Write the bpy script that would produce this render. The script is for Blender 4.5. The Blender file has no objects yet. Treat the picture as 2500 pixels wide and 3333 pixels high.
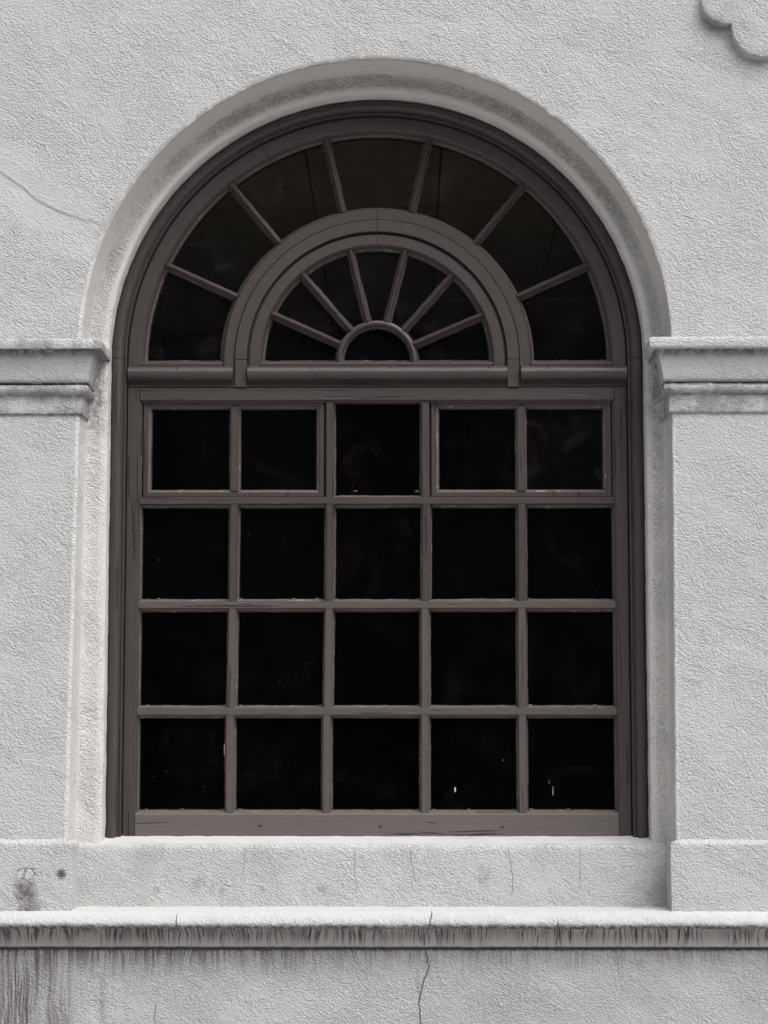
import bpy, math, random
import numpy as np
from mathutils import Vector, Matrix, noise
random.seed(7); rng = np.random.default_rng(7)
sc = bpy.context.scene; COL = sc.collection
# ------------------------------------------------------------------ camera, sky, sun, exposure
EYE = 1.6; DIST = 7.6
cd = bpy.data.cameras.new('camera'); cam = bpy.data.objects.new('camera', cd); COL.objects.link(cam)
cd.sensor_fit = 'VERTICAL'; cd.sensor_height = 36.0; cd.lens = 36.0*7600/3333
cd.clip_start = .1; cd.clip_end = 2000
th = math.atan(871/7600); yaw = math.atan(61/7600)
fwd = Vector((-math.sin(yaw)*math.cos(th), math.cos(yaw)*math.cos(th), math.sin(th)))
cam.location = (.087, -DIST, EYE); cam.rotation_euler = fwd.to_track_quat('-Z', 'Y').to_euler()
sc.camera = cam
SUN = Vector((.50, -.62, 1.06)).normalized()
w = bpy.data.worlds.new('World'); sc.world = w; w.use_nodes = True
nt = w.node_tree; bg = nt.nodes['Background']
sky = nt.nodes.new('ShaderNodeTexSky'); sky.sky_type = 'NISHITA'; sky.sun_disc = False
sky.sun_elevation = math.asin(SUN.z); sky.sun_rotation = math.atan2(SUN.x, SUN.y)
sky.air_density = 2.0; sky.dust_density = 5.0
hs = nt.nodes.new('ShaderNodeHueSaturation'); hs.inputs['Saturation'].default_value = .06   # overcast: nearly colourless
nt.links.new(sky.outputs[0], hs.inputs['Color']); nt.links.new(hs.outputs[0], bg.inputs['Color'])
bg.inputs['Strength'].default_value = .085
sl = bpy.data.lights.new('sun', 'SUN'); sl.energy = 1.35; sl.angle = math.radians(60); sl.color = (1, .986, .978)
so = bpy.data.objects.new('sun', sl); COL.objects.link(so); so.location = (4, -6, 9)
so.rotation_euler = SUN.to_track_quat('Z', 'Y').to_euler()
sc.view_settings.view_transform = 'Standard'; sc.view_settings.look = 'None'
sc.view_settings.gamma = 1; sc.view_settings.exposure = .76; sc.view_settings.use_curve_mapping = False
sc.render.engine = 'CYCLES'

# ------------------------------------------------------------------ node expression helper
class E:
    t = None
    def __init__(s, k): s.k = k
    def _m(op, *a, clamp=False):
        n = E.t.nodes.new('ShaderNodeMath'); n.operation = op; n.use_clamp = clamp
        for i, v in enumerate(a):
            if isinstance(v, E): E.t.links.new(v.k, n.inputs[i])
            else: n.inputs[i].default_value = v
        return E(n.outputs[0])
    def __add__(s, o): return E._m('ADD', s, o)
    __radd__ = __add__
    def __sub__(s, o): return E._m('SUBTRACT', s, o)
    def __rsub__(s, o): return E._m('SUBTRACT', o, s)
    def __mul__(s, o): return E._m('MULTIPLY', s, o)
    __rmul__ = __mul__
    def __truediv__(s, o): return E._m('DIVIDE', s, o)
def mx(a, b): return E._m('MAXIMUM', a, b)
def ab(a): return E._m('ABSOLUTE', a)
def ramp(v, a, b):          # smooth 0..1 as v goes a -> b (a may be > b)
    n = E.t.nodes.new('ShaderNodeMapRange'); n.interpolation_type = 'SMOOTHSTEP'
    E.t.links.new(v.k, n.inputs[0])
    if a < b: vals = (a, b, 0, 1)
    else: vals = (b, a, 1, 0)
    for i, q in enumerate(vals): n.inputs[i+1].default_value = q
    return E(n.outputs[0])
def comb(x, y, z):
    n = E.t.nodes.new('ShaderNodeCombineXYZ')
    for i, v in enumerate((x, y, z)):
        if isinstance(v, E): E.t.links.new(v.k, n.inputs[i])
        else: n.inputs[i].default_value = v
    return E(n.outputs[0])
def nz(vec, scale, detail=3, rough=.55, dist=0.0):
    n = E.t.nodes.new('ShaderNodeTexNoise'); E.t.links.new(vec.k, n.inputs['Vector'])
    n.inputs['Scale'].default_value = scale; n.inputs['Detail'].default_value = detail
    n.inputs['Roughness'].default_value = rough; n.inputs['Distortion'].default_value = dist
    return E(n.outputs[0])
def vor(vec, scale, feature='F1'):
    n = E.t.nodes.new('ShaderNodeTexVoronoi'); n.feature = feature; E.t.links.new(vec.k, n.inputs['Vector'])
    n.inputs['Scale'].default_value = scale
    return E(n.outputs['Distance'])
def curve(v, pts):          # piecewise-linear function through pts
    a0, a1 = pts[0][0], pts[-1][0]
    if a0 > a1: pts = pts[::-1]; a0, a1 = a1, a0
    lo = min(p[1] for p in pts)-.01; hi = max(p[1] for p in pts)+.01
    n = E.t.nodes.new('ShaderNodeFloatCurve'); c = n.mapping.curves[0]
    E.t.links.new(((v-a0)/(a1-a0)).k, n.inputs['Value'])
    P = [((p[0]-a0)/(a1-a0), (p[1]-lo)/(hi-lo)) for p in pts]
    c.points[0].location = P[0]; c.points[1].location = P[-1]
    for p in P[1:-1]: c.points.new(*p)
    for p in c.points: p.handle_type = 'VECTOR'
    n.mapping.update()
    return E(n.outputs[0])*(hi-lo)+lo
def mixc(f, a, b):
    n = E.t.nodes.new('ShaderNodeMix'); n.data_type = 'RGBA'
    if isinstance(f, E): E.t.links.new(f.k, n.inputs[0])
    else: n.inputs[0].default_value = f
    for i, v in ((6, a), (7, b)):
        if isinstance(v, E): E.t.links.new(v.k, n.inputs[i])
        else: n.inputs[i].default_value = (*v, 1)
    return E(n.outputs[2])
def newmat(name):
    m = bpy.data.materials.new(name); m.use_nodes = True; E.t = m.node_tree
    g = E.t.nodes.new('ShaderNodeNewGeometry')
    s = E.t.nodes.new('ShaderNodeSeparateXYZ'); E.t.links.new(g.outputs['Position'], s.inputs[0])
    return m, m.node_tree.nodes['Principled BSDF'], E(g.outputs['Position']), E(s.outputs[0]), E(s.outputs[1]), E(s.outputs[2])
def bump(b, h, dist, strength=1.0):
    n = E.t.nodes.new('ShaderNodeBump'); n.inputs['Distance'].default_value = dist; n.inputs['Strength'].default_value = strength
    E.t.links.new(h.k, n.inputs['Height']); E.t.links.new(n.outputs[0], b.inputs['Normal'])

# ------------------------------------------------------------------ plaster
BASE = (.60, .593, .589); DIRT_SHADE = (.080, .069, .067); GREY = (.30, .275, .262)
def crackmask(a, pts, x, z, axis='z', w=.0022, seed=0.0):
    t, o = (z, x) if axis == 'z' else (x, z)
    lo, hi = sorted((pts[0][0], pts[-1][0]))
    w = w*.72
    c = curve(t, pts)+(nz(comb(t+seed, 0, seed), 34, 4, .75)-.5)*.020
    d = ab(o-c)
    wv = w*(.55+.9*nz(comb(t+seed, 3, 0), 22, 2))if True else w
    return ramp(d/wv, 1.5, .4)*ramp(t, lo, lo+.02)*ramp(t, hi, hi-.02)
def plaster(name, kind):
    m, b, p, x, y, z = newmat(name)
    # trowelled roughcast: lumps drawn out along a slant, in patches of varying strength
    ca, sa = math.cos(.55), math.sin(.55)
    u = (x*ca-z*sa); v = (x*sa+z*ca)
    q = comb(u*.95, y*1.3, v*1.65)
    n1 = nz(q, 120, 2, .6, 0.); n2 = nz(q, 270, 2, .6, 0.); n3 = nz(p, 9, 3); n4 = nz(q, 56, 2, .5, 0.)
    patch = ramp(nz(q, 3.4, 4, .6, .8), .36, .62); sweepn = nz(comb(u*.35, y, v*1.6), 11, 3, .5, .6); lump = ramp(nz(q, 26, 2, .5, .3), .55, .70)
    coarse = {'wall': 1.0, 'dado': 1.15, 'band': .9, 'cornice': .75, 'course': .8, 'panel': 1.0, 'reveal': .8}[kind]
    vv = vor(comb(u*1.05+n4*.012, y*1.3, v*1.55+n1*.010), 120)
    h = ((1.0-ramp(vv, .05, .75))*.75+n1*.55+n2*.45+n4*.7)*coarse
    h = h*(.62+.45*patch)+sweepn*.35+lump*.5*patch
    col = mixc(ramp(n3, .3, .75)*.35, BASE, (.53, .523, .519))
    col = mixc(ramp(nz(p, 1.1, 4), .45, .75)*.22, col, (.50, .485, .475))
    if kind == 'reveal': col = mixc(.7, col, (.73, .710, .702))  # reveal coloured paler to make up for light missing in the recess
    pit = ramp(n1*.6+n4*.4, .44, .32)                       # darker in the pits
    dirt_shade = pit*.20
    soot = None
    cr = []
    if kind in ('wall', 'reveal'):
        r = E._m('SQRT', x*x+E._m('POWER', mx(z-3.023, 0.0), 2.0))
    if kind == 'wall':
        # repaired plaster edge, upper left: material above the line stands proud
        line = curve(x, [(-1.30, 3.64), (-1.251, 3.613), (-1.181, 3.565), (-1.134, 3.518), (-1.049, 3.478), (-.971, 3.452), (-.93, 3.44)])
        dl = z-line-(nz(p, 14, 3)-.5)*.02
        rng_ = ramp(x, -.90, -.96)*ramp(x, -1.9, -1.3)
        h = h*(1-.55*ramp(ab(dl), .16, .02)*rng_)+ramp(dl, -.010, .006)*ramp(dl, .20, .03)*rng_*.75
        dirt_shade = mx(dirt_shade, ramp(ab(dl), .004, .001)*rng_*.10)
        # shadow line painted along the arch arris, then patchy grime beside it
        dirt_shade = mx(dirt_shade, ramp(r, .9795, .9765)*ramp(nz(p, 30, 3), .25, .55)*.55*ramp(z, 3.05, 3.5))
        dirt_shade = mx(dirt_shade, ramp(r, .992, .977)*ramp(nz(p, 16, 4), .42, .62)*.5*ramp(z, 3.0, 3.1))
        dirt_shade = mx(dirt_shade, ramp(ab(z-3.04), .03, 0)*ramp(nz(p, 30, 3), .4, .6)*.25)
        dirt_shade = mx(dirt_shade, ramp(ab(x-1.165)*.8+ab(z-4.10), .14, .02)*ramp(nz(p, 12, 3), .3, .7)*.4)
    if kind == 'reveal':
        dirt_shade = mx(dirt_shade, ramp(y, .012, .004)*ramp(nz(p, 30, 3), .25, .55)*.45*ramp(z, 3.05, 3.5))  # arris shadow line again, painted on the reveal's front edge
        # rain-borne grime in the inner corner of the arch and on the crown's band
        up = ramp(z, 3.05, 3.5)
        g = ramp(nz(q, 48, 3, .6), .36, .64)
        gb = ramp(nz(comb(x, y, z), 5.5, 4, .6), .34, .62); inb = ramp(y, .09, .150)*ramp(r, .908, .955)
        dirt_shade = mx(dirt_shade, inb*(.02+.12*g+.16*gb)*ramp(z, 2.75, 3.6))
        dirt_shade = mx(dirt_shade, inb*gb*g*.34*ramp(r, .93, .958)*ramp(z, 3.1, 3.6))
        dirt_shade = mx(dirt_shade, ramp(y, .05, .13)*ramp(nz(p, 7, 4), .4, .7)*.10*up)
        dirt_shade = mx(dirt_shade, ramp(ab(z-2.86)+ab(ab(x)-.95)*2, .22, .03)*ramp(nz(p, 26, 4, .7), .40, .66)*.55)
        dirt_shade = mx(dirt_shade, ramp(y, .142, .150)*ramp(x, .93, .965)*ramp(nz(p, 18, 4), .35, .7)*.12)
        dirt_shade = mx(dirt_shade, ramp(ab(x+.955)+ab(z-3.44), .06, .01)*ramp(nz(p, 40, 3), .35, .6)*.7)
        h = h*mx(ramp(r, .914, .930)*ramp(y, .135, .150)*1.7+.10, ramp(z, 3.45, 3.05)*1.0)
    if kind == 'cornice':
        top = ramp(z, 2.965, 3.002)*ramp(z, 3.004, 3.000)
        sk = nz(comb(x*38, y*38, z*3), 1, 3)
        dirt_shade = mx(dirt_shade, top*(.48+.42*ramp(sk, .36, .60))); dirt_shade = mx(dirt_shade, ramp(z, 2.975, 2.999)*ramp(nz(comb(x*16, y*16, z*2), 1, 3), .38, .62)*ramp(x, .5, -.5)*.40)
        dirt_shade = mx(dirt_shade, ramp(ab(z-2.893), .009, .002)*ramp(nz(p, 25, 4, .7), .32, .55)*.9)
        dirt_shade = mx(dirt_shade, ramp(z, 2.912, 2.893)*ramp(nz(p, 14, 4, .7), .35, .62)*.5)
        dirt_shade = mx(dirt_shade, ramp(ab(z-2.860), .010, .002)*ramp(nz(p, 25, 4, .7), .35, .6)*.55)
        dirt_shade = mx(dirt_shade, ramp(ab(z-2.795), .006, .001)*ramp(nz(p, 25, 4, .7), .3, .6)*.8)
        dirt_shade = mx(dirt_shade, ramp(y, -.02, .10)*ramp(nz(p, 26, 4, .7), .36, .62)*.68*ramp(z, 3.0, 2.97))
    if kind == 'course':
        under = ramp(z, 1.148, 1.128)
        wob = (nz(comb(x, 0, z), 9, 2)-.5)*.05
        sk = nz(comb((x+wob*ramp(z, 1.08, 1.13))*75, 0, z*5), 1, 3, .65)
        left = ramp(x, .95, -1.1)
        dirt_shade = mx(dirt_shade, under*(.28+.14*left))
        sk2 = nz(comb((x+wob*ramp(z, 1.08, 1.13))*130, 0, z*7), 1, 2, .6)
        dirt_shade = mx(dirt_shade, under*(.55+.45*ramp(z, 1.062, 1.118))*ramp(sk, .44, .55)*(.60+.40*ramp(nz(comb(x*4.5, 0, 5.), 1, 3), .34, .6))*(.60+.35*left))
        dirt_shade = mx(dirt_shade, under*(.45+.55*ramp(z, 1.062, 1.11))*ramp(sk2, .50, .59)*ramp(nz(comb(x*6, 0, 0), 1, 2), .28, .5)*.95)
        dirt_shade = mx(dirt_shade, under*ramp(z, 1.10, 1.126)*ramp(nz(comb(x*28, 0, z*28), 1, 4, .7), .42, .58)*(.55+.3*left))
        dirt_shade = mx(dirt_shade, under*ramp(sk, .52, .68)*(.25+.5*left))
        dirt_shade = mx(dirt_shade, ramp(z, 1.152, 1.132)*ramp(z, 1.120, 1.130)*ramp(nz(q, 40, 4, .7), .36, .58)*.92)
        dirt_shade = mx(dirt_shade, ramp(z+(nz(p,40,3)-.5)*.006, 1.0735, 1.068)*.95)  # shadow of the step below the course, painted as a dark line
        h = h*(1-.75*ramp(z, 1.134, 1.124))*(.35+.65*ramp(z, 1.178, 1.155))
        cr += [([(1.19, .176), (1.176, .178), (1.133, .170), (1.105, .156), (1.06, .154)], .0030, 1.),
               ([(1.18, -.634), (1.135, -.634), (1.105, -.655)], .002, 2.), ([(1.16, .577), (1.10, .580), (1.06, .576)], .0026, 3.),
               ([(1.175, 1.245), (1.13, 1.255)], .0015, 4.), ([(1.15, -1.08), (1.115, -1.083)], .0015, 5.)]
    if kind == 'dado':
        sk = nz(comb(x*48, 0, z*1.6), 1, 4, .6); sk2 = nz(comb(x*26, 0, z*1.1), 1, 3, .6)
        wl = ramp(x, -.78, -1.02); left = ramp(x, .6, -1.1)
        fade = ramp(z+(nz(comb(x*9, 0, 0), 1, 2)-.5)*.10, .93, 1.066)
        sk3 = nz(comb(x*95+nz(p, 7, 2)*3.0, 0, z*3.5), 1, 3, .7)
        dirt_shade = mx(dirt_shade, fade*ramp(sk, .42, .62)*(.30+.5*left))
        dirt_shade = mx(dirt_shade, ramp(z+(nz(comb(x*30, 0, 2.), 1, 2)-.5)*.16, .96, 1.066)*ramp(sk3, .45, .56)*(.50+.38*left))
        dirt_shade = mx(dirt_shade, fade*(.26+.14*left)); dirt_shade = mx(dirt_shade, ramp(nz(comb(x*3, 0, z*3), 1, 4), .40, .7)*.16)
        dirt_shade = mx(dirt_shade, ramp(ab(x+1.10), .20, .05)*(.28+.60*ramp(sk3, .38, .58)*ramp(nz(comb(x*14, 0, z*2.0), 1, 3), .35, .6)))
        dirt_shade = mx(dirt_shade, ramp(ab(x+.90), .15, .02)*ramp(sk2, .48, .66)*.30)
        dirt_shade = mx(dirt_shade, ramp(z+(nz(comb(x, 0, 0), 60, 3)-.5)*.022, 1.054, 1.061)*.9)  # step's shadow carried on as a painted line along the dado top
        dirt_shade = mx(dirt_shade, ramp(ab(x-.135+(z-.95)*.05), .012, .002)*ramp(z, .84, .95)*ramp(nz(p, 30, 3), .35, .6)*.35)
        cr += [([(1.07, .156), (1.003, .170), (.956, .151), (.895, .137), (.84, .141), (.80, .143), (.5, .15)], .0034, 7.),
               ([(.90, -.70), (.86, -.706), (.82, -.703), (.6, -.71)], .0014, 8.)]
    if kind == 'panel':
        dirt_shade = mx(dirt_shade, ramp(nz(p, 5, 4), .52, .75)*.18)
        dirt_shade = mx(dirt_shade, ramp(ab(x-.93)*1.0+ab(z-1.23)*1.2, .14, .02)*ramp(nz(p, 22, 4), .3, .7)*.35)
        for (sx, sz, sr) in ((-.585, 1.262, .030), (-.52, 1.250, .040), (-.375, 1.245, .018), (-.72, 1.24, .014), (-.18, 1.235, .03), (.35, 1.29, .04)):
            dirt_shade = mx(dirt_shade, ramp(E._m('SQRT', E._m('POWER', x-sx, 2.)+E._m('POWER', (z-sz)*.8, 2.))+(nz(p, 30, 3)-.5)*.03, sr, sr*.2)*ramp(nz(p, 45, 3), .3, .65)*.35)
        h = h*(.15+.85*ramp(y, .150, .128))
        for i, (pts, wd) in enumerate([([(1.385, -.700), (1.33, -.702)], .0018), ([(1.385, -.43), (1.28, -.436)], .0018), ([(1.385, -.072), (1.30, -.07), (1.22, -.063)], .0015),
                    ([(1.385, .112), (1.33, .114), (1.26, .130)], .0017), ([(1.385, .43), (1.34, .437), (1.28, .446), (1.21, .441)], .0022),
                    ([(1.385, .664), (1.33, .667), (1.23, .664)], .0014), ([(1.30, -.56), (1.24, -.565)], .0012)]):
            cr.append((pts, wd, 10.+i))
    if kind == 'panel' or kind == 'side':
        pass
    if name == 'plaster_lower_wall':
        # spalled patch with a run of dirt beneath it, and a rust spot
        ex = x+1.118+(nz(p, 18, 2)-.5)*.05; ez = z-1.300+(nz(p, 19, 2)-.5)*.03
        d = E._m('SQRT', ex*ex+ez*ez*2.2)+(nz(p, 45, 5, .75)-.5)*.075
        chip = ramp(d, .030, .026); rim = ramp(ab(d-.029), .0035, .0008)*ramp(ez+ex*.3, -.012, .004)
        run = ramp(ab(ex+.004+(z-1.25)*.12)+(nz(p, 26, 3)-.5)*.03, .046, .012)*ramp(z, 1.305, 1.255)
        dirt_shade = mx(dirt_shade, run*(.46+.35*ramp(nz(q, 48, 4), .35, .65))); dirt_shade = dirt_shade*(1-chip*.9); dirt_shade = mx(dirt_shade, rim*.85); col = mixc(chip*.5, col, (.62, .61, .60)); dirt_shade = mx(dirt_shade, chip*ramp(nz(p, 70, 3), .45, .6)*.55)
        h = h*(1-chip*.4)-chip*.35
        d2 = E._m('SQRT', E._m('POWER', x+1.010, 2.)+E._m('POWER', z-1.298, 2.))+(nz(p, 60, 3)-.5)*.016
        dirt_shade = mx(dirt_shade, ramp(d2, .023, .004)*.92)
    for pts, wd, sd in cr:
        c = crackmask(None, pts, x, z, 'z', wd, sd); dirt_shade = mx(dirt_shade, c*(.42 if kind == 'panel' else .8)); h = h-c*(.4 if kind == 'panel' else .8)
    col = mixc(ramp(dirt_shade, 0.0, 1.0) if False else dirt_shade, col, DIRT_SHADE)
    E.t.links.new(col.k, b.inputs['Base Color']); b.inputs['Roughness'].default_value = .93
    b.inputs['Specular IOR Level'].default_value = .2
    bump(b, h, .0045 if kind != 'cornice' else .0048, 1.0)
    return m
M = {k: plaster('plaster_'+k, k) for k in ('wall', 'reveal', 'cornice', 'course', 'dado', 'panel')}
M['lower'] = plaster('plaster_lower_wall', 'wall')

# ------------------------------------------------------------------ painted wood, putty, glass, room
def wood(name, axis, base=(.061, .0505, .048)):
    m, b, p, x, y, z = newmat(name)
    if axis == 'v': q = comb(x*1.0, y, z*.045)
    elif axis == 'h': q = comb(x*.045, y, z*1.0)
    else: q = comb(x*.5, y, z*.5)
    g = nz(q, 170, 4, .6, .2); big = nz(p, 5, 4)
    col = mixc(ramp(g, .35, .7)*.30, base, tuple(c*.66 for c in base))
    col = mixc(ramp(big, .35, .7)*.25, col, tuple(c*1.28 for c in base))
    split = (0.0 if axis == 'c' else 1.0)*ramp(nz(q, 75, 3, .5, .5), .385, .335)*ramp(nz(p, 3.2, 2), .40, .58)   # opened grain
    speck = ramp(nz(p, 95, 2), .27, .22)
    col = mixc(mx(split*.8, speck*.22), col, (.02, .017, .016))
    worn = ramp(nz(q, 90, 4, .7), .66, .74)*ramp(nz(p, 8, 3), .5, .66)
    col = mixc(worn*.35, col, (.33, .31, .30))
    E.t.links.new(col.k, b.inputs['Base Color']); b.inputs['Roughness'].default_value = .42
    b.inputs['Specular IOR Level'].default_value = .5
    bump(b, g*.6-split*1.5+big*1.0, .0016, .9)
    return m
WR = wood('bounce_lit_wood_level', 'h', (.135, .117, .112))  # paler copy for the bottom rail, bounce light put into its colour
WM, WN = wood('lower_lit_wood_upright', 'v', (.100, .084, .0805)), wood('lower_lit_wood_level', 'h', (.100, .084, .0805))  # paler copies for the lower bars, stronger light painted into the wood
WV, WH, WC = wood('painted_wood_upright', 'v'), wood('painted_wood_level', 'h'), wood('painted_wood_curved', 'c')
def putty_mat():
    m, b, p, x, y, z = newmat('old_putty')
    a = nz(p, 55, 4, .65); f = ramp(nz(p, 28, 4, .7), .58, .68)
    col = mixc(ramp(a, .3, .7)*.5, (.125, .108, .104), (.07, .059, .056))
    col = mixc(f*.55, col, (.42, .40, .385))
    E.t.links.new(col.k, b.inputs['Base Color']); b.inputs['Roughness'].default_value = .7
    bump(b, a, .003, .8)
    return m
PU = putty_mat()
def glass_mat(name, dust):
    m, b, p, x, y, z = newmat(name); nt = m.node_tree; nt.nodes.remove(b)
    out = nt.nodes['Material Output']
    tr = nt.nodes.new('ShaderNodeBsdfTransparent'); tr.inputs[0].default_value = (.86, .85, .83, 1)
    gl = nt.nodes.new('ShaderNodeBsdfGlossy'); gl.inputs['Roughness'].default_value = .06
    df = nt.nodes.new('ShaderNodeBsdfDiffuse'); df.inputs[0].default_value = (.55, .52, .50, 1)
    fr = nt.nodes.new('ShaderNodeFresnel'); fr.inputs[0].default_value = 1.13
    m1 = nt.nodes.new('ShaderNodeMixShader'); m2 = nt.nodes.new('ShaderNodeMixShader')
    nt.links.new(fr.outputs[0], m1.inputs[0]); nt.links.new(tr.outputs[0], m1.inputs[1]); nt.links.new(gl.outputs[0], m1.inputs[2])
    sm = ramp(nz(p, 7, 4, .6, 1.2), .5, .8)
    speck = ramp(nz(p, 130, 1), .205, .185)
    scr = ramp(nz(comb(x*1.0+z*.5, y, z*.25-x*.2), 60, 2, .5, 1.5), .79, .83)*.10
    d = mx(mx(dust*(.35+1.6*sm), scr), speck*.25)
    nt.links.new(d.k, m2.inputs[0]); nt.links.new(m1.outputs[0], m2.inputs[1]); nt.links.new(df.outputs[0], m2.inputs[2])
    nt.links.new(m2.outputs[0], out.inputs[0])
    return m
GL = glass_mat('dusty_glass', .0028); GF = glass_mat('dusty_haze_glass', .008)
def plain(name, c, rough=.8, var=.2, sc_=8):
    m, b, p, x, y, z = newmat(name)
    col = mixc(ramp(nz(p, sc_, 4), .3, .7), c, tuple(k*(1-var) for k in c))
    E.t.links.new(col.k, b.inputs['Base Color']); b.inputs['Roughness'].default_value = rough
    bump(b, nz(p, 60, 3), .002, .4)
    return m
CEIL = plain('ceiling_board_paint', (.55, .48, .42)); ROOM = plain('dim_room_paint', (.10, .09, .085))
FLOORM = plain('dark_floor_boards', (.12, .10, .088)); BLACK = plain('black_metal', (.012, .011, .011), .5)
FLECK = plain('white_paint_fleck', (.75, .74, .72), .6)
PAVE = plain('paving_concrete', (.46, .45, .44), .9, .25, 3); NAIL = plain('rusty_nail', (.03, .022, .018), .8)

# ------------------------------------------------------------------ mesh helpers
def link(name, me, mats, parent, smooth=28):
    o = bpy.data.objects.new(name, me); COL.objects.link(o)
    for m in mats: me.materials.append(m)
    if parent: o.parent = parent
    if smooth:
        me.polygons.foreach_set('use_smooth', [True]*len(me.polygons))
        if smooth < 180: me.set_sharp_from_angle(angle=math.radians(smooth))
    return o
def mesh(name, V, F, mi=None):
    me = bpy.data.meshes.new(name); me.from_pydata([tuple(v) for v in V], [], F)
    if mi is not None: me.polygons.foreach_set('material_index', mi)
    me.update(); return me
class MB:
    def __init__(s): s.V = []; s.F = []; s.M = []
    def grid(s, A, mi=None, cap=False):       # A: n x m x 3 ; mi: per-column material
        n, m = A.shape[:2]; b = len(s.V); s.V += [tuple(v) for v in A.reshape(-1, 3)]
        for i in range(n-1):
            for j in range(m-1):
                s.F.append((b+i*m+j, b+i*m+j+1, b+(i+1)*m+j+1, b+(i+1)*m+j)); s.M.append(mi[j] if mi else 0)
        if cap:
            s.F.append(tuple(b+j for j in range(m))[::-1]); s.M.append(0)
            s.F.append(tuple(b+(n-1)*m+j for j in range(m))); s.M.append(0)
        return s
    def box(s, x0, x1, y0, y1, z0, z1):
        b = len(s.V); s.V += [(x, y, z) for x in (x0, x1) for y in (y0, y1) for z in (z0, z1)]
        for f in ((0, 1, 3, 2), (4, 6, 7, 5), (0, 4, 5, 1), (2, 3, 7, 6), (0, 2, 6, 4), (1, 5, 7, 3)): s.F.append(tuple(b+i for i in f)); s.M.append(0)
        return s
    def build(s, name, mats, parent, smooth=28):
        if not isinstance(mats, (list, tuple)): mats = [mats]
        me = mesh(name, s.V, s.F, s.M)
        import bmesh
        bm = bmesh.new(); bm.from_mesh(me); bmesh.ops.recalc_face_normals(bm, faces=bm.faces); bm.to_mesh(me); bm.free()
        return link(name, me, mats, parent, smooth)
def n3(p, s, seed=0): return noise.noise(Vector((p[0]*s+seed, p[1]*s, p[2]*s)))
def rough(A, big=.002, small=.0009, face_only=False):
    n, m = A.shape[:2]
    for i in range(n):
        for j in range(m):
            p = A[i, j]
            a = n3(p, 2.2)*big+n3(p, 9, 5)*big*.5
            s1 = n3(p, 45, 11)*small+n3(p, 20, 3)*small*1.3; s2 = n3(p, 45, 31)*small; s3 = n3(p, 45, 51)*small+n3(p, 20, 71)*small*1.3
            A[i, j] = (p[0]+s1, p[1]+a+s2, p[2]+s3)
    return A
def top(name, label=None, cat=None, kind=None, mesh_=None, loc=(0, 0, 0)):
    o = bpy.data.objects.new(name, mesh_); COL.objects.link(o); o.location = loc
    if label: o['label'] = label
    if cat: o['category'] = cat
    if kind: o['kind'] = kind
    return o

ZC = 3.023                                         # springing line of the arch
B = top('stucco_building', 'white roughcast stucco building facade with moulded cornices around a large arched window', 'building')

# path of the arched opening: (px, pz, nx, nz); position = p + n * offset
def arch_path(z0, step=.011, a0=0, a1=180, legs=(True, True)):
    P = []
    if legs[0]:
        k = max(2, int((ZC-z0)/step)); P += [(0, z0+(ZC-z0)*i/k, -1, 0) for i in range(k)]
    k = max(4, int(math.radians(a1-a0)/step))
    for i in range(k+1):
        t = math.radians(a1-(a1-a0)*i/k); P.append((0, ZC, math.cos(t), math.sin(t)))
    if legs[1]:
        k = max(2, int((ZC-z0)/step)); P += [(0, ZC-(ZC-z0)*i/k, 1, 0) for i in range(1, k+1)]
    return P
def sweep(path, prof):
    A = np.zeros((len(path), len(prof), 3))
    for i, (px, pz, nx, nz_) in enumerate(path):
        for j, (o, y) in enumerate(prof): A[i, j] = (px+nx*o, y, pz+nz_*o)
    return A

# ---- wall face + reveal from one continuous sweep
rs = [4.2, 3.2, 2.4, 2.0, 1.8, 1.65]+list(np.arange(1.55, 1.0, -.02))+[.996]
fprof = [(r, 0.0) for r in rs]+[(.988, 0.0)]
rprof = [(.988, 0.0), (.9785, .0004), (.9760, .0022), (.975, .006)]+[(.975-.0004*k, .011+.0115*k) for k in range(1, 11)]+[(.970, .137), (.966, .146), (.958, .151)]
rprof += [(r, .152) for r in (.950, .942, .934, .926, .920)]+[(.912, .153), (.906, .157), (.9035, .165)]+[(.903, .175), (.903, .19), (.903, .205), (.9025, .225), (.902, .25), (.902, .31)]
path = arch_path(1.392)
def lean(A):
    for v in A.reshape(-1, 3):
        f = min(max((abs(v[0])-.915)/.05, 0), 1)
        if v[2] < ZC: v[0] -= (ZC-v[2])*(.0125 if v[0] < 0 else .0055)*f
    return A
MB().grid(rough(lean(sweep(path, fprof)))).build('wall_face', M['wall'], B, 180)
MB().grid(rough(lean(sweep(path, rprof)), .002, .0013)).build('window_reveal', M['reveal'], B, 60)
# inner room-side lining of the opening
MB().grid(sweep(arch_path(1.2, .06), [(.86, .30), (.93, .31), (4.2, .315)])).build('inner_wall', ROOM, B, 0)

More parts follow.
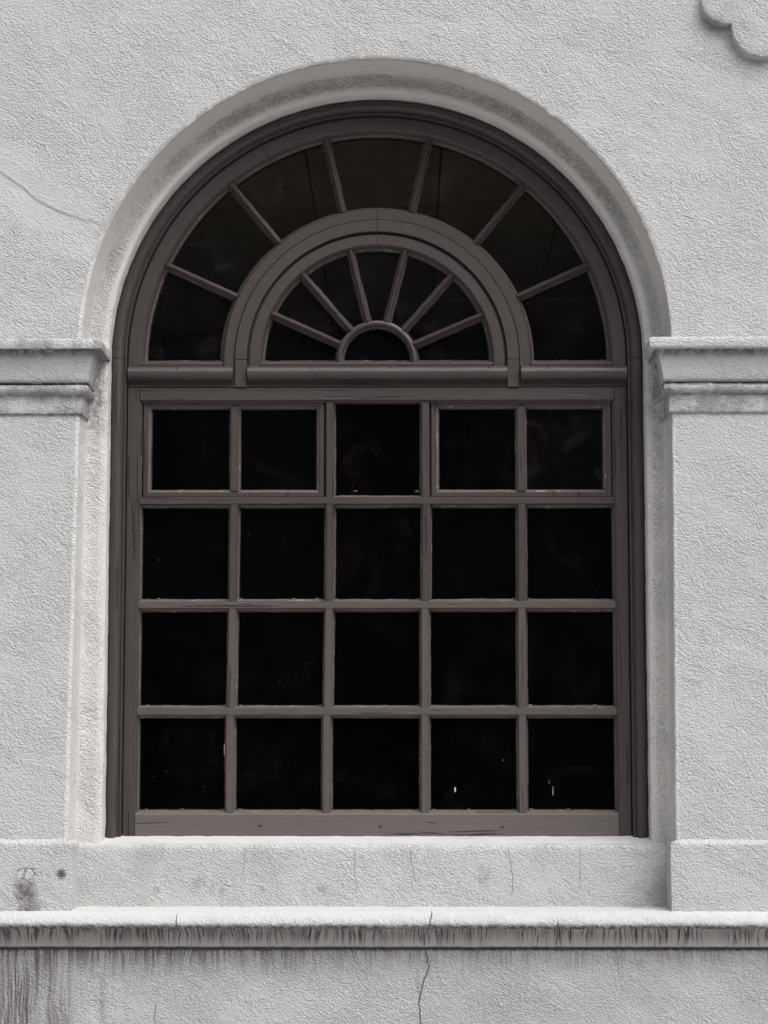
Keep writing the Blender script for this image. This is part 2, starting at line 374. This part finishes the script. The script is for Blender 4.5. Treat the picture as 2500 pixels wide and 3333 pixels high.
# ---- mitred straight runs: profile (offset outwards, z) along wall then back into the reveal
def run(side, xc, prof, step=.012, depth=.165, far=3.2):
    pts = [(xc*side+side*d) for d in list(np.arange(far, .6, -.2))+list(np.arange(.6, 0, -step))]
    A = []
    for px in pts: A.append([(px, -o, z) for o, z in prof])
    A.append([(side*(xc)-side*o, -o, z) for o, z in prof])
    k = int(depth/step)
    # on the plain wall the far run must not include offset in x; the corner row does
    for i in range(1, k+1): A.append([(side*xc-side*o, -o+(depth+o)*i/k, z) for o, z in prof])
    return np.array(A)
def dense(prof, mxd=.012):
    out = [prof[0]]
    for a, b in zip(prof, prof[1:]):
        k = max(1, int(math.hypot(b[0]-a[0], b[1]-a[1])/mxd))
        out += [(a[0]+(b[0]-a[0])*i/k, a[1]+(b[1]-a[1])*i/k) for i in range(1, k+1)]
    return out
corn = dense([(-.01, 3.043), (.02, 3.040), (.066, 3.036), (.074, 3.034), (.0775, 3.029), (.0775, 3.005), (.076, 3.001), (.071, 2.9995), (.060, 2.9995), (.0565, 2.996), (.048, 2.986),
        (.0415, 2.966), (.0365, 2.945), (.0325, 2.922), (.030, 2.904), (.023, 2.896), (.012, 2.8935), (.012, 2.8915), (.021, 2.8905), (.027, 2.886), (.0295, 2.876), (.027, 2.866), (.020, 2.861),
        (.011, 2.859), (.0095, 2.856), (.009, 2.80), (.007, 2.796), (-.002, 2.793)])
for s, xc in ((-1, .976), (1, .973)):
    A = rough(run(s, xc, corn), .0015, .0011)
    if s > 0: A[:, :, 2] += .004
    MB().grid(A).build('cornice', M['cornice'], B, 50)
low = dense([(-.008, 1.412), (.000, 1.4085), (.006, 1.4055), (.018, 1.399), (.022, 1.394), (.0225, 1.386), (.0225, 1.17)])
for s, xc in ((-1, .999), (1, .970)):
    MB().grid(rough(run(s, xc, low, .012, .15), .002, .0013)).build('lower_wall', M['lower'], B, 70)
# sloped sill and recessed panel below the window
sp = dense([(.30, 1.420), (.245, 1.4125), (.2, 1.4035), (.165, 1.3965), (.136, 1.3895), (.126, 1.3865), (.1205, 1.379), (.120, 1.365), (.120, 1.17)])
xs = np.arange(-1.02, 1.021, .012)
MB().grid(rough(np.array([[(x, y, z) for y, z in sp] for x in xs]), .002, .0012)).build('sill_panel', M['panel'], B, 70)
# string course
cp = dense([(.14, 1.1885), (.09, 1.187), (.0, 1.184), (-.03, 1.180), (-.052, 1.173), (-.068, 1.164), (-.078, 1.154), (-.083, 1.145), (-.081, 1.1365), (-.074, 1.131), (-.062, 1.1285), (-.053, 1.127),
            (-.047, 1.120), (-.040, 1.106), (-.034, 1.090), (-.031, 1.074), (-.0305, 1.068), (-.028, 1.0655), (-.018, 1.065), (.0, 1.065)], .010)
xs = np.concatenate([np.arange(-3.5, -1.4, .1), np.arange(-1.4, 1.4, .012), np.arange(1.4, 3.6, .1)])
MB().grid(rough(np.array([[(x, y, z) for y, z in cp] for x in xs]), .0025, .0016)).build('string_course', M['course'], B, 70)
zs = [1.068]+list(np.arange(1.06, .7, -.012))+[.5, .25, 0]
MB().grid(rough(np.array([[(x, -.017, z) for z in zs] for x in xs]), .003, .0008)).build('dado_wall', M['dado'], B, 180)

# raised scalloped ornament, upper right: union of round lobes with a bevelled edge
def cart_outline():
    C = [(1.290, 4.097, .104), (1.172, 4.192, .086), (1.408, 4.192, .086), (1.290, 4.290, .104)]; cx, cz = 1.29, 4.193
    out = []
    for k in range(360):
        a = 2*math.pi*k/360; dx, dz = math.cos(a), math.sin(a); best = .1
        for (x, z, r) in C:
            ox, oz = x-cx, z-cz; b_ = dx*ox+dz*oz; disc = r*r-(ox*ox+oz*oz-b_*b_)
            if disc > 0: best = max(best, b_+math.sqrt(disc))
        out.append((dx, dz, best))
    return cx, cz, out
cx, cz, out = cart_outline()
rows = []
for (ins, y) in [(-.004, .004), (0, -.004), (.001, -.024), (.004, -.030), (.012, -.032), (.03, -.032), (.06, -.032)]:
    rows.append([(cx+dx*(r-ins), y, cz+dz*(r-ins)) for dx, dz, r in out+[out[0]]])
rows.append([(cx, -.032, cz)]*361)
MB().grid(rough(np.array(rows), .001, .0012)).build('scalloped_ornament', M['wall'], B, 40)

# ------------------------------------------------------------------ the window
casing = [(.915, .252), (.904, .240), (.901, .228), (.896, .2195), (.888, .215), (.880, .2135), (.873, .215), (.8685, .219), (.8675, .2245), (.8655, .2265), (.8635, .2262), (.8630, .230), (.8605, .2325), (.8580, .2315), (.8575, .2285), (.8530, .2280), (.8518, .233), (.8508, .28)]
mb = MB()
def jit(A, amp, cols=None):
    for i in range(A.shape[0]):
        for j in (cols or range(A.shape[1])):
            p = A[i, j]; A[i, j] = (p[0]+n3(p, 28, 7)*amp, p[1]+n3(p, 28, 17)*amp*.6, p[2]+n3(p, 28, 27)*amp)
    return A
pth = arch_path(1.399, .02)
L = [p for p in pth if p[2] == -1 and p[3] == 0]; Rr = [p for p in pth if p[2] == 1 and p[3] == 0]
gap = .0012
def arcp(a0, a1, step=.02):
    k = max(4, int(math.radians(a1-a0)/step)); return [(0, ZC, math.cos(math.radians(a1-(a1-a0)*i/k)), math.sin(math.radians(a1-(a1-a0)*i/k))) for i in range(k+1)]
def leg(side, z0, z1, step=.03):
    k = max(1, int(abs(z1-z0)/step)); return [(0, z0+(z1-z0)*i/k, side, 0) for i in range(k+1)]
for pp in (leg(-1, 1.399, ZC-gap), arcp(138, 180-.05), arcp(90, 137.9), arcp(52, 89.92), arcp(.05, 51.9), leg(1, ZC-gap, 1.399)):
    mb.grid(jit(sweep(pp, casing), .0007), cap=True)
WIN = mb.build('window', WV, B, 35)
WIN['label'] = 'dark brown timber window with a double fanlight above five columns of panes'

def arcpart(name, prof, segs, mat=None, amp=.0006, putty=()):
    m_ = MB()
    for pp in segs: m_.grid(jit(sweep(pp, prof), amp), mi=[1 if j in putty else 0 for j in range(len(prof))], cap=True)
    return m_.build(name, [mat or WC, PU], WIN, 30)
YB = .312
def bar(name, p0, p1, prof, mat, putty=(), amp=.0006, wob=.0011, cap=True):
    """straight member in the window plane; prof = (offset across, y)"""
    (x0, z0), (x1, z1) = p0, p1; L_ = math.hypot(x1-x0, z1-z0); dx, dz = (x1-x0)/L_, (z1-z0)/L_; nx, nz_ = -dz, dx
    k = max(2, int(L_/.018)); A = np.zeros((k+1, len(prof), 3))
    for i in range(k+1):
        for j, (o, y) in enumerate(prof):
            A[i, j] = (x0+dx*L_*i/k+nx*o, y, z0+dz*L_*i/k+nz_*o)
    A = jit(A, amp)
    for j in range(1, len(prof)-1):                       # ragged putty line against the glass
        if (j-1 in putty or j in putty) and prof[j][1] > .272:
            for i in range(k+1):
                w_ = n3(A[i, j], 60, 3)*wob*1.6+n3(A[i, j], 19, 9)*wob
                A[i, j] += np.array((nx*w_, 0, nz_*w_))
    m_ = MB().grid(A, mi=[1 if j in putty else 0 for j in range(len(prof))], cap=cap)
    return m_.build(name, [mat, PU], WIN, 30)
YG = .286                                             # glass
# fanlight frames
arcpart('fanlight_frame', [(.8485, YB), (.8485, .250), (.8465, .2475), (.806, .2475), (.803, .250), (.792, .268), (.789, .284), (.785, .290), (.785, YB)],
        [leg(-1, 3.000, ZC)[:-1]+arcp(118, 180), arcp(62, 117.9), arcp(0, 61.9)+leg(1, ZC, 3.000)[1:]], putty=(5, 6))
arcpart('fanlight_ring_frame', [(.486, YB), (.486, .252), (.488, .2495), (.519, .2495), (.522, .252), (.531, .268), (.534, .284), (.538, .290), (.538, YB)],
        [leg(-1, 3.000, ZC)[:-1]+arcp(90.1, 180), arcp(0, 89.95)+leg(1, ZC, 3.000)[1:]], putty=(5, 6))
arcpart('fanlight_ring', [(.443, YB), (.4435, .243), (.4455, .2405), (.482, .2405), (.4845, .243), (.485, YB)],
        [arcp(90.05, 179.9), arcp(.1, 89.9)])
for s in (-1, 1): arcpart('ring_post', [(.443, .27), (.4435, .2425), (.4455, .240), (.482, .240), (.4845, .2425), (.485, .27)], [leg(s, 2.9275, 3.0215)], WV)
arcpart('inner_fan_frame', [(.442, YB), (.442, .258), (.436, .2555), (.434, .2495), (.401, .2495), (.398, .252), (.390, .268), (.387, .284), (.383, .290), (.383, YB)],
        [leg(-1, 3.000, ZC)[:-1]+arcp(90.1, 180), arcp(26, 90), arcp(0, 25.9)+leg(1, ZC, 3.000)[1:]], putty=(6, 7))
arcpart('fan_hub', [(.113, YB), (.113, .288), (.117, .270), (.121, .256), (.128, .252), (.135, .256), (.139, .270), (.143, .288), (.143, YB)],
        [leg(-1, 3.010, ZC)[:-1]+arcp(0, 180)+leg(1, ZC, 3.010)[1:]], putty=(1, 6), amp=.0016)
A_OUT = [24.6, 50.6, 76.9]; A_OUT = A_OUT+[180-a for a in A_OUT[::-1]]
A_IN = [23.8, 49.0, 76.3]; A_IN = A_IN+[180-a for a in A_IN[::-1]]
SPK = [(-.0145, YB), (-.0145, .288), (-.0122, .270), (-.0115, .266), (-.0010, .2495), (.0010, .2495), (.0115, .266), (.0122, .270), (.0145, .288), (.0145, YB)]
for a in A_OUT:
    t = math.radians(a+random.uniform(-.25, .25)); c, s = math.cos(t), math.sin(t)
    bar('glazing_spoke', (.528*c, ZC+.528*s), (.797*c, ZC+.797*s), SPK, WC, (1, 7), .0012)
for a in A_IN:
    t = math.radians(a+random.uniform(-.4, .4)); c, s = math.cos(t), math.sin(t)
    bar('glazing_spoke', (.137*c, ZC+.137*s), (.394*c, ZC+.394*s), SPK, WC, (1, 7), .0015)
# bottom rails of the three fan sashes, rolls and transom
rail = [(-.024, YB), (-.024, .2495), (-.0145, .2480), (-.0125, .249), (-.002, .268), (.001, .284), (.004, .290), (.004, YB)]
for x0, x1 in ((-.800, -.525), (-.396, .396), (.525, .800)):
    bar('fan_rail', (x0, ZC), (x1, ZC), rail, WH, (4, 5))
def roll(x0, x1):
    pr = [(.0245*math.sin(a)*-1, .246-.030*math.cos(a)**.8 if math.cos(a) > 0 else .246) for a in np.linspace(-1.57, 1.57, 13)]
    pr = [(.0245, .27)]+pr+[(-.0245, .27)]
    bar('rounded_rail', (x0, 2.974), (x1, 2.974), pr, WH, (), .0008)
roll(-.847, -.490); roll(-.4405, .4435); roll(.4895, .849)
bar('transom', (-.8485, 2.963), (.8485, 2.963), [(-.0345, YB), (-.0345, .256), (-.033, .254), (.0355, .254), (.036, YB)], WH)
# lower frame
for s in (-1, 1):
    pr = [(.8485, YB), (.8485, .2515), (.8470, .2495), (.809, .2495), (.8065, .2515), (.8045, .259), (.801, .261), (.799, .284), (.796, .290), (.796, YB)]
    arcpart('stile', pr, [leg(s, 1.409, 2.9265, .02)], WV, putty=(6, 7))
bar('top_rail', (-.8055, 2.904), (.8055, 2.904), [(.0222, YB), (.0222, .2485), (.0210, .2470), (-.0195, .2470), (-.021, .2485), (-.0225, .262), (-.027, .264), (-.029, .290), (-.029, YB)], WH)
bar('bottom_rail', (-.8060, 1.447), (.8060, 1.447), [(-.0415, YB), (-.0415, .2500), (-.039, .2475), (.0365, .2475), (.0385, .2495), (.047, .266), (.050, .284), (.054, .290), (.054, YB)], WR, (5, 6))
HB = [(-.0225, YB), (-.0225, .290), (-.0185, .283), (-.0145, .268), (-.0112, .2545), (-.0100, .2530), (.0100, .2530), (.0112, .2545), (.0145, .268), (.0190, .283), (.0225, .290), (.0225, YB)]
VB = [(-.0205, YB), (-.0205, .290), (-.0165, .283), (-.0140, .268), (-.0120, .2560), (-.0108, .2545), (.0108, .2545), (.0120, .2560), (.0140, .268), (.0165, .283), (.0205, .290), (.0205, YB)]
ZH = [2.539, 2.1855, 1.827]
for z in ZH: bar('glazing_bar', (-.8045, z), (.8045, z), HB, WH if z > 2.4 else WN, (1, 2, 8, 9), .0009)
ZR = [(2.5475, 2.888), (2.194, 2.5305), (1.8355, 2.177), (1.482, 1.8185)]
XV = [(-.484, -.484, -.487, -.492), (-.160, -.159, -.162, -.168), (.1655, .167, .163, .161), (.489, .4905, .489, .488)]
for ci, xv in enumerate(XV):
    for ri, (z0, z1) in enumerate(ZR):
        if ri == 0 and ci in (0, 3): continue
        x = xv[ri]; xb = xv[min(ri+1, 3)]*.5+x*.5 if ri else x
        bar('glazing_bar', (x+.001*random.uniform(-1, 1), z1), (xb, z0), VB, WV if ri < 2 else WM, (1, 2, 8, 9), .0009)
# two small opening casements in the top row
for s, (xa, xb) in ((-1, (-.7955, -.1795)), (1, (.1845, .7955))):
    z0, z1 = 2.553, 2.884; w_ = .026
    m_ = MB(); o = .002
    pr = [(0, YB), (0, .2655), (.0015, .2640), (.0150, .2640), (.0165, .2655), (.0175, .272), (.0225, .274), (.025, .285), (.028, .290), (.028, YB)]
    A = []
    cor = [(xa, z0, 1, 1), (xb, z0, -1, 1), (xb, z1, -1, -1), (xa, z1, 1, -1), (xa, z0, 1, 1)]
    for (c0, c1) in zip(cor, cor[1:]):
        for i in range(16):
            f = i/16; A.append([((c0[0]+c0[2]*o_)*(1-f)+(c1[0]+c1[2]*o_)*f, y, (c0[1]+c0[3]*o_)*(1-f)+(c1[1]+c1[3]*o_)*f) for o_, y in pr])
    A.append(A[0]); m_.grid(jit(np.array(A), .0009), mi=[1 if j in (5, 6, 7) else 0 for j in range(len(pr))])
    m_.build('casement_frame', [WV, PU], WIN, 30)
    xm = -.484 if s < 0 else .4905
    vb = [(a, max(y, .263) if y < .2665 else y) for a, y in VB]
    bar('glazing_bar', (xm, z1-.02), (xm, z0+.02), vb, WV, (1, 2, 8, 9), .0009)
# panes
def pane_rect(x0, x1, z0, z1, mat):
    m_ = MB().box(x0, x1, YG, YG+.003, z0, z1); c = Vector(((x0+x1)/2, YG, (z0+z1)/2))
    R_ = Matrix.Rotation(math.radians(random.uniform(-.15, .15)), 3, 'X')@Matrix.Rotation(math.radians(random.uniform(-.15, .15)), 3, 'Z')
    m_.V = [tuple(R_@(Vector(v)-c)+c) for v in m_.V]
    return m_.build('pane', mat, WIN, 0)
edges = [-.80, -.486, -.1625, .1645, .489, .80]
for ri, (z0, z1) in enumerate([(2.55, 2.882), (2.188, 2.537), (1.83, 2.183), (1.49, 1.825)]):
    for ci in range(5):
        pane_rect(edges[ci]+.003, edges[ci+1]-.003, z0, z1, GF if (ri, ci) in ((0, 4),) else GL)  # extra dust on the top right pane imitates a hazy reflection
def pane_sector(r0, r1, a0, a1, mat):
    k = 10; ang = [math.radians(a0+(a1-a0)*i/k) for i in range(k+1)]; rows_ = []
    for (r, y) in ((r0, YG), (r1, YG), (r1, YG+.003), (r0, YG+.003), (r0, YG)):
        rows_.append([(r*math.cos(t), y, ZC-.002+r*math.sin(t)) for t in ang])
    return MB().grid(np.array(rows_)).build('pane', mat, WIN, 0)
for ang, r0, r1 in ((A_OUT, .531, .791), (A_IN, .138, .389)):
    ee = [0]+ang+[180]
    for a, b_ in zip(ee, ee[1:]): pane_sector(r0, r1, a+.05, b_-.05, GF)
pane_sector(.001, .118, 0, 180, GF)
# nail heads, paint runs on the glass
def blob(name, x, y, z, sx, sz, mat, sy=.001, seg=10):
    m_ = MB(); A = []
    for i in range(6):
        f = math.sin(i/5*math.pi/2); h = math.cos(i/5*math.pi/2)
        A.append([(x+sx*f*math.cos(t)*(1+.2*math.sin(3*t+x*50)), y-sy*h, z+sz*f*math.sin(t)) for t in np.linspace(0, 2*math.pi, seg+1)])
    return m_.grid(np.array(A)).build(name, mat, WIN, 60)
for x, z in ((-.388, 1.446), (.012, 1.444), (.418, 1.443)): blob('nail_head', x, .2475, z, .007, .0035, NAIL)
for x in (-.22, .05, .38, .58, .78, -.68): blob('nail_head', x, .218, 2.990, .0035, .002, NAIL, .002)
blob('paint_drip', .262, YG, 1.566, .0026, .009, FLECK); blob('paint_drip', .590, YG, 1.562, .0009, .0165, FLECK); blob('paint_drip', .5775, YG, 1.592, .0004, .008, FLECK)
blob('paint_drip', -.513, YG, 1.70, .0014, .020, FLECK)
for _ in range(20):
    x = random.uniform(-.78, .78); z = random.choice([random.uniform(1.5, 1.81), random.uniform(1.5, 2.87), random.uniform(3.04, 3.6)])
    if z > 3 and (math.hypot(x, z-ZC) > .77 or .38 < math.hypot(x, z-ZC) < .54): continue
    blob('paint_fleck', x, YG-.0005, z, random.uniform(.0006, .0013), random.uniform(.0006, .0014), FLECK, .0005, 6)

# crusts of putty and paint left on the glass along the bars
for ci in range(5):
    for z in (1.4995, 1.8475, 2.2065, 2.575):
        for _ in range(3):
            e = random.random(); xx = edges[ci]+.026+(e if random.random() < .4 else random.choice((.0, 1.0)))*(edges[ci+1]-edges[ci]-.054)
            blob('putty_crust', xx, YG, z+random.uniform(-.002, .001), random.uniform(.003, .010), random.uniform(.002, .006), PU, .002, 9)
# ------------------------------------------------------------------ the room behind
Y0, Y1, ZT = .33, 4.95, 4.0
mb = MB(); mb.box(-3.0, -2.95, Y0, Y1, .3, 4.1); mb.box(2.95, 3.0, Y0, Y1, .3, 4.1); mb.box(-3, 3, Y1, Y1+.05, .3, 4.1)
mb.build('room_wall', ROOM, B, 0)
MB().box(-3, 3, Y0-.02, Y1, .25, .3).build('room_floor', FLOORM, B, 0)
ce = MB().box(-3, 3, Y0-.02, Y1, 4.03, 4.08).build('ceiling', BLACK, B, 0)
me_p = None
for i in range(-6, 6):
    for j in range(8):
        x0 = .237+.522*i; y0 = Y0+.01+.61*j-.03
        if me_p is None:
            o = MB().box(.004, .518, .002, .606, 4.0, 4.028).build('ceiling_panel', CEIL, ce, 0); me_p = o.data
        else:
            o = bpy.data.objects.new('ceiling_panel', me_p); COL.objects.link(o); o.parent = ce
        o.location = (x0, y0, random.uniform(-.003, .003))
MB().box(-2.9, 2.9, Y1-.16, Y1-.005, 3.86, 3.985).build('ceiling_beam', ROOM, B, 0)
mb = MB().box(-.48, .80, 4.58, 4.64, 3.855, 3.89)
for x in (-.45, .77): mb.box(x, x+.03, 4.6, 4.62, 3.85, 4.0)
t_ = mb.build('hanging_rail', BLACK, None, 0); t_['label'] = 'thin black rail hung beneath the ceiling inside the window'; t_['category'] = 'rail'
# pendant lamp on a chain, seen in the left corner of the fanlight
PL = top('pendant_lamp', 'dark bell-shaped lamp hanging on a chain behind left corner of fanlight', 'lamp', loc=(-.82, 1.0, 3.07))
mb = MB(); k = 0; z = 3.215
while z < 3.99:
    A = []
    for i in range(13):
        a = 2*math.pi*i/12; ring = []
        for j in range(7):
            b_ = 2*math.pi*j/6; rr = .0022
            lx = (.0065+rr*math.cos(b_))*math.cos(a); lz = (.0125+rr*math.cos(b_))*math.sin(a); ly = rr*math.sin(b_)
            ring.append((lx, ly, z-3.07+lz) if k % 2 else (ly, lx, z-3.07+lz))
        A.append(ring)
    mb.grid(np.array(A)); z += .0195; k += 1
mb.build('chain', BLACK, PL, 60)
prof = [(.004, .13), (.012, .125), (.015, .105), (.022, .095), (.040, .080), (.056, .055), (.066, .02), (.074, -.02), (.082, -.045), (.080, -.045), (.06, .015), (.03, .07), (.004, .09)]
MB().grid(np.array([[(r*math.cos(t), r*math.sin(t), z_) for r, z_ in prof] for t in np.linspace(0, 2*math.pi, 33)])).build('lamp_shade', BLACK, PL, 40)

# ------------------------------------------------------------------ ground
g = MB().grid(np.array([[(x, y, 0.0) for y in (-400, -40, -12, -2, -.018)] for x in (-400, -40, -4, 4, 40, 400)])).build('pavement', PAVE, None, 0)
g['kind'] = 'structure'

# unseen building added across the street to close off the low sky, so that the facade is lit from above
V_ = MB().box(-34, 34, -25, -16.3, 0, 11.2); V_.box(-34.3, 34.3, -25.2, -16.0, 11.2, 11.6)
for i in range(-11, 12):
    for j in range(3):
        x = i*2.9; z = 1.0+3.4*j
        V_.box(x-.75, x-.62, -16.32, -16.22, z, z+2.1); V_.box(x+.62, x+.75, -16.32, -16.22, z, z+2.1)
        V_.box(x-.75, x+.75, -16.32, -16.22, z+2.1, z+2.25); V_.box(x-.85, x+.85, -16.32, -16.12, z-.12, z)
        V_.box(x-.03, x+.03, -16.32, -16.25, z, z+2.1); V_.box(x-.62, x+.62, -16.32, -16.25, z+1.0, z+1.06)
ob = V_.build('sky_blocker_building', plain('weathered_render', (.34, .325, .31)), None, 0); ob['kind'] = 'structure'
V_ = MB()
for i in range(-11, 12):
    for j in range(3): V_.box(i*2.9-.62, i*2.9+.62, -16.305, -16.285, 1.0+3.4*j, 3.1+3.4*j)
V_.build('blocker_pane', plain('dark_window_glass', (.02, .022, .025), .1), ob, 0)
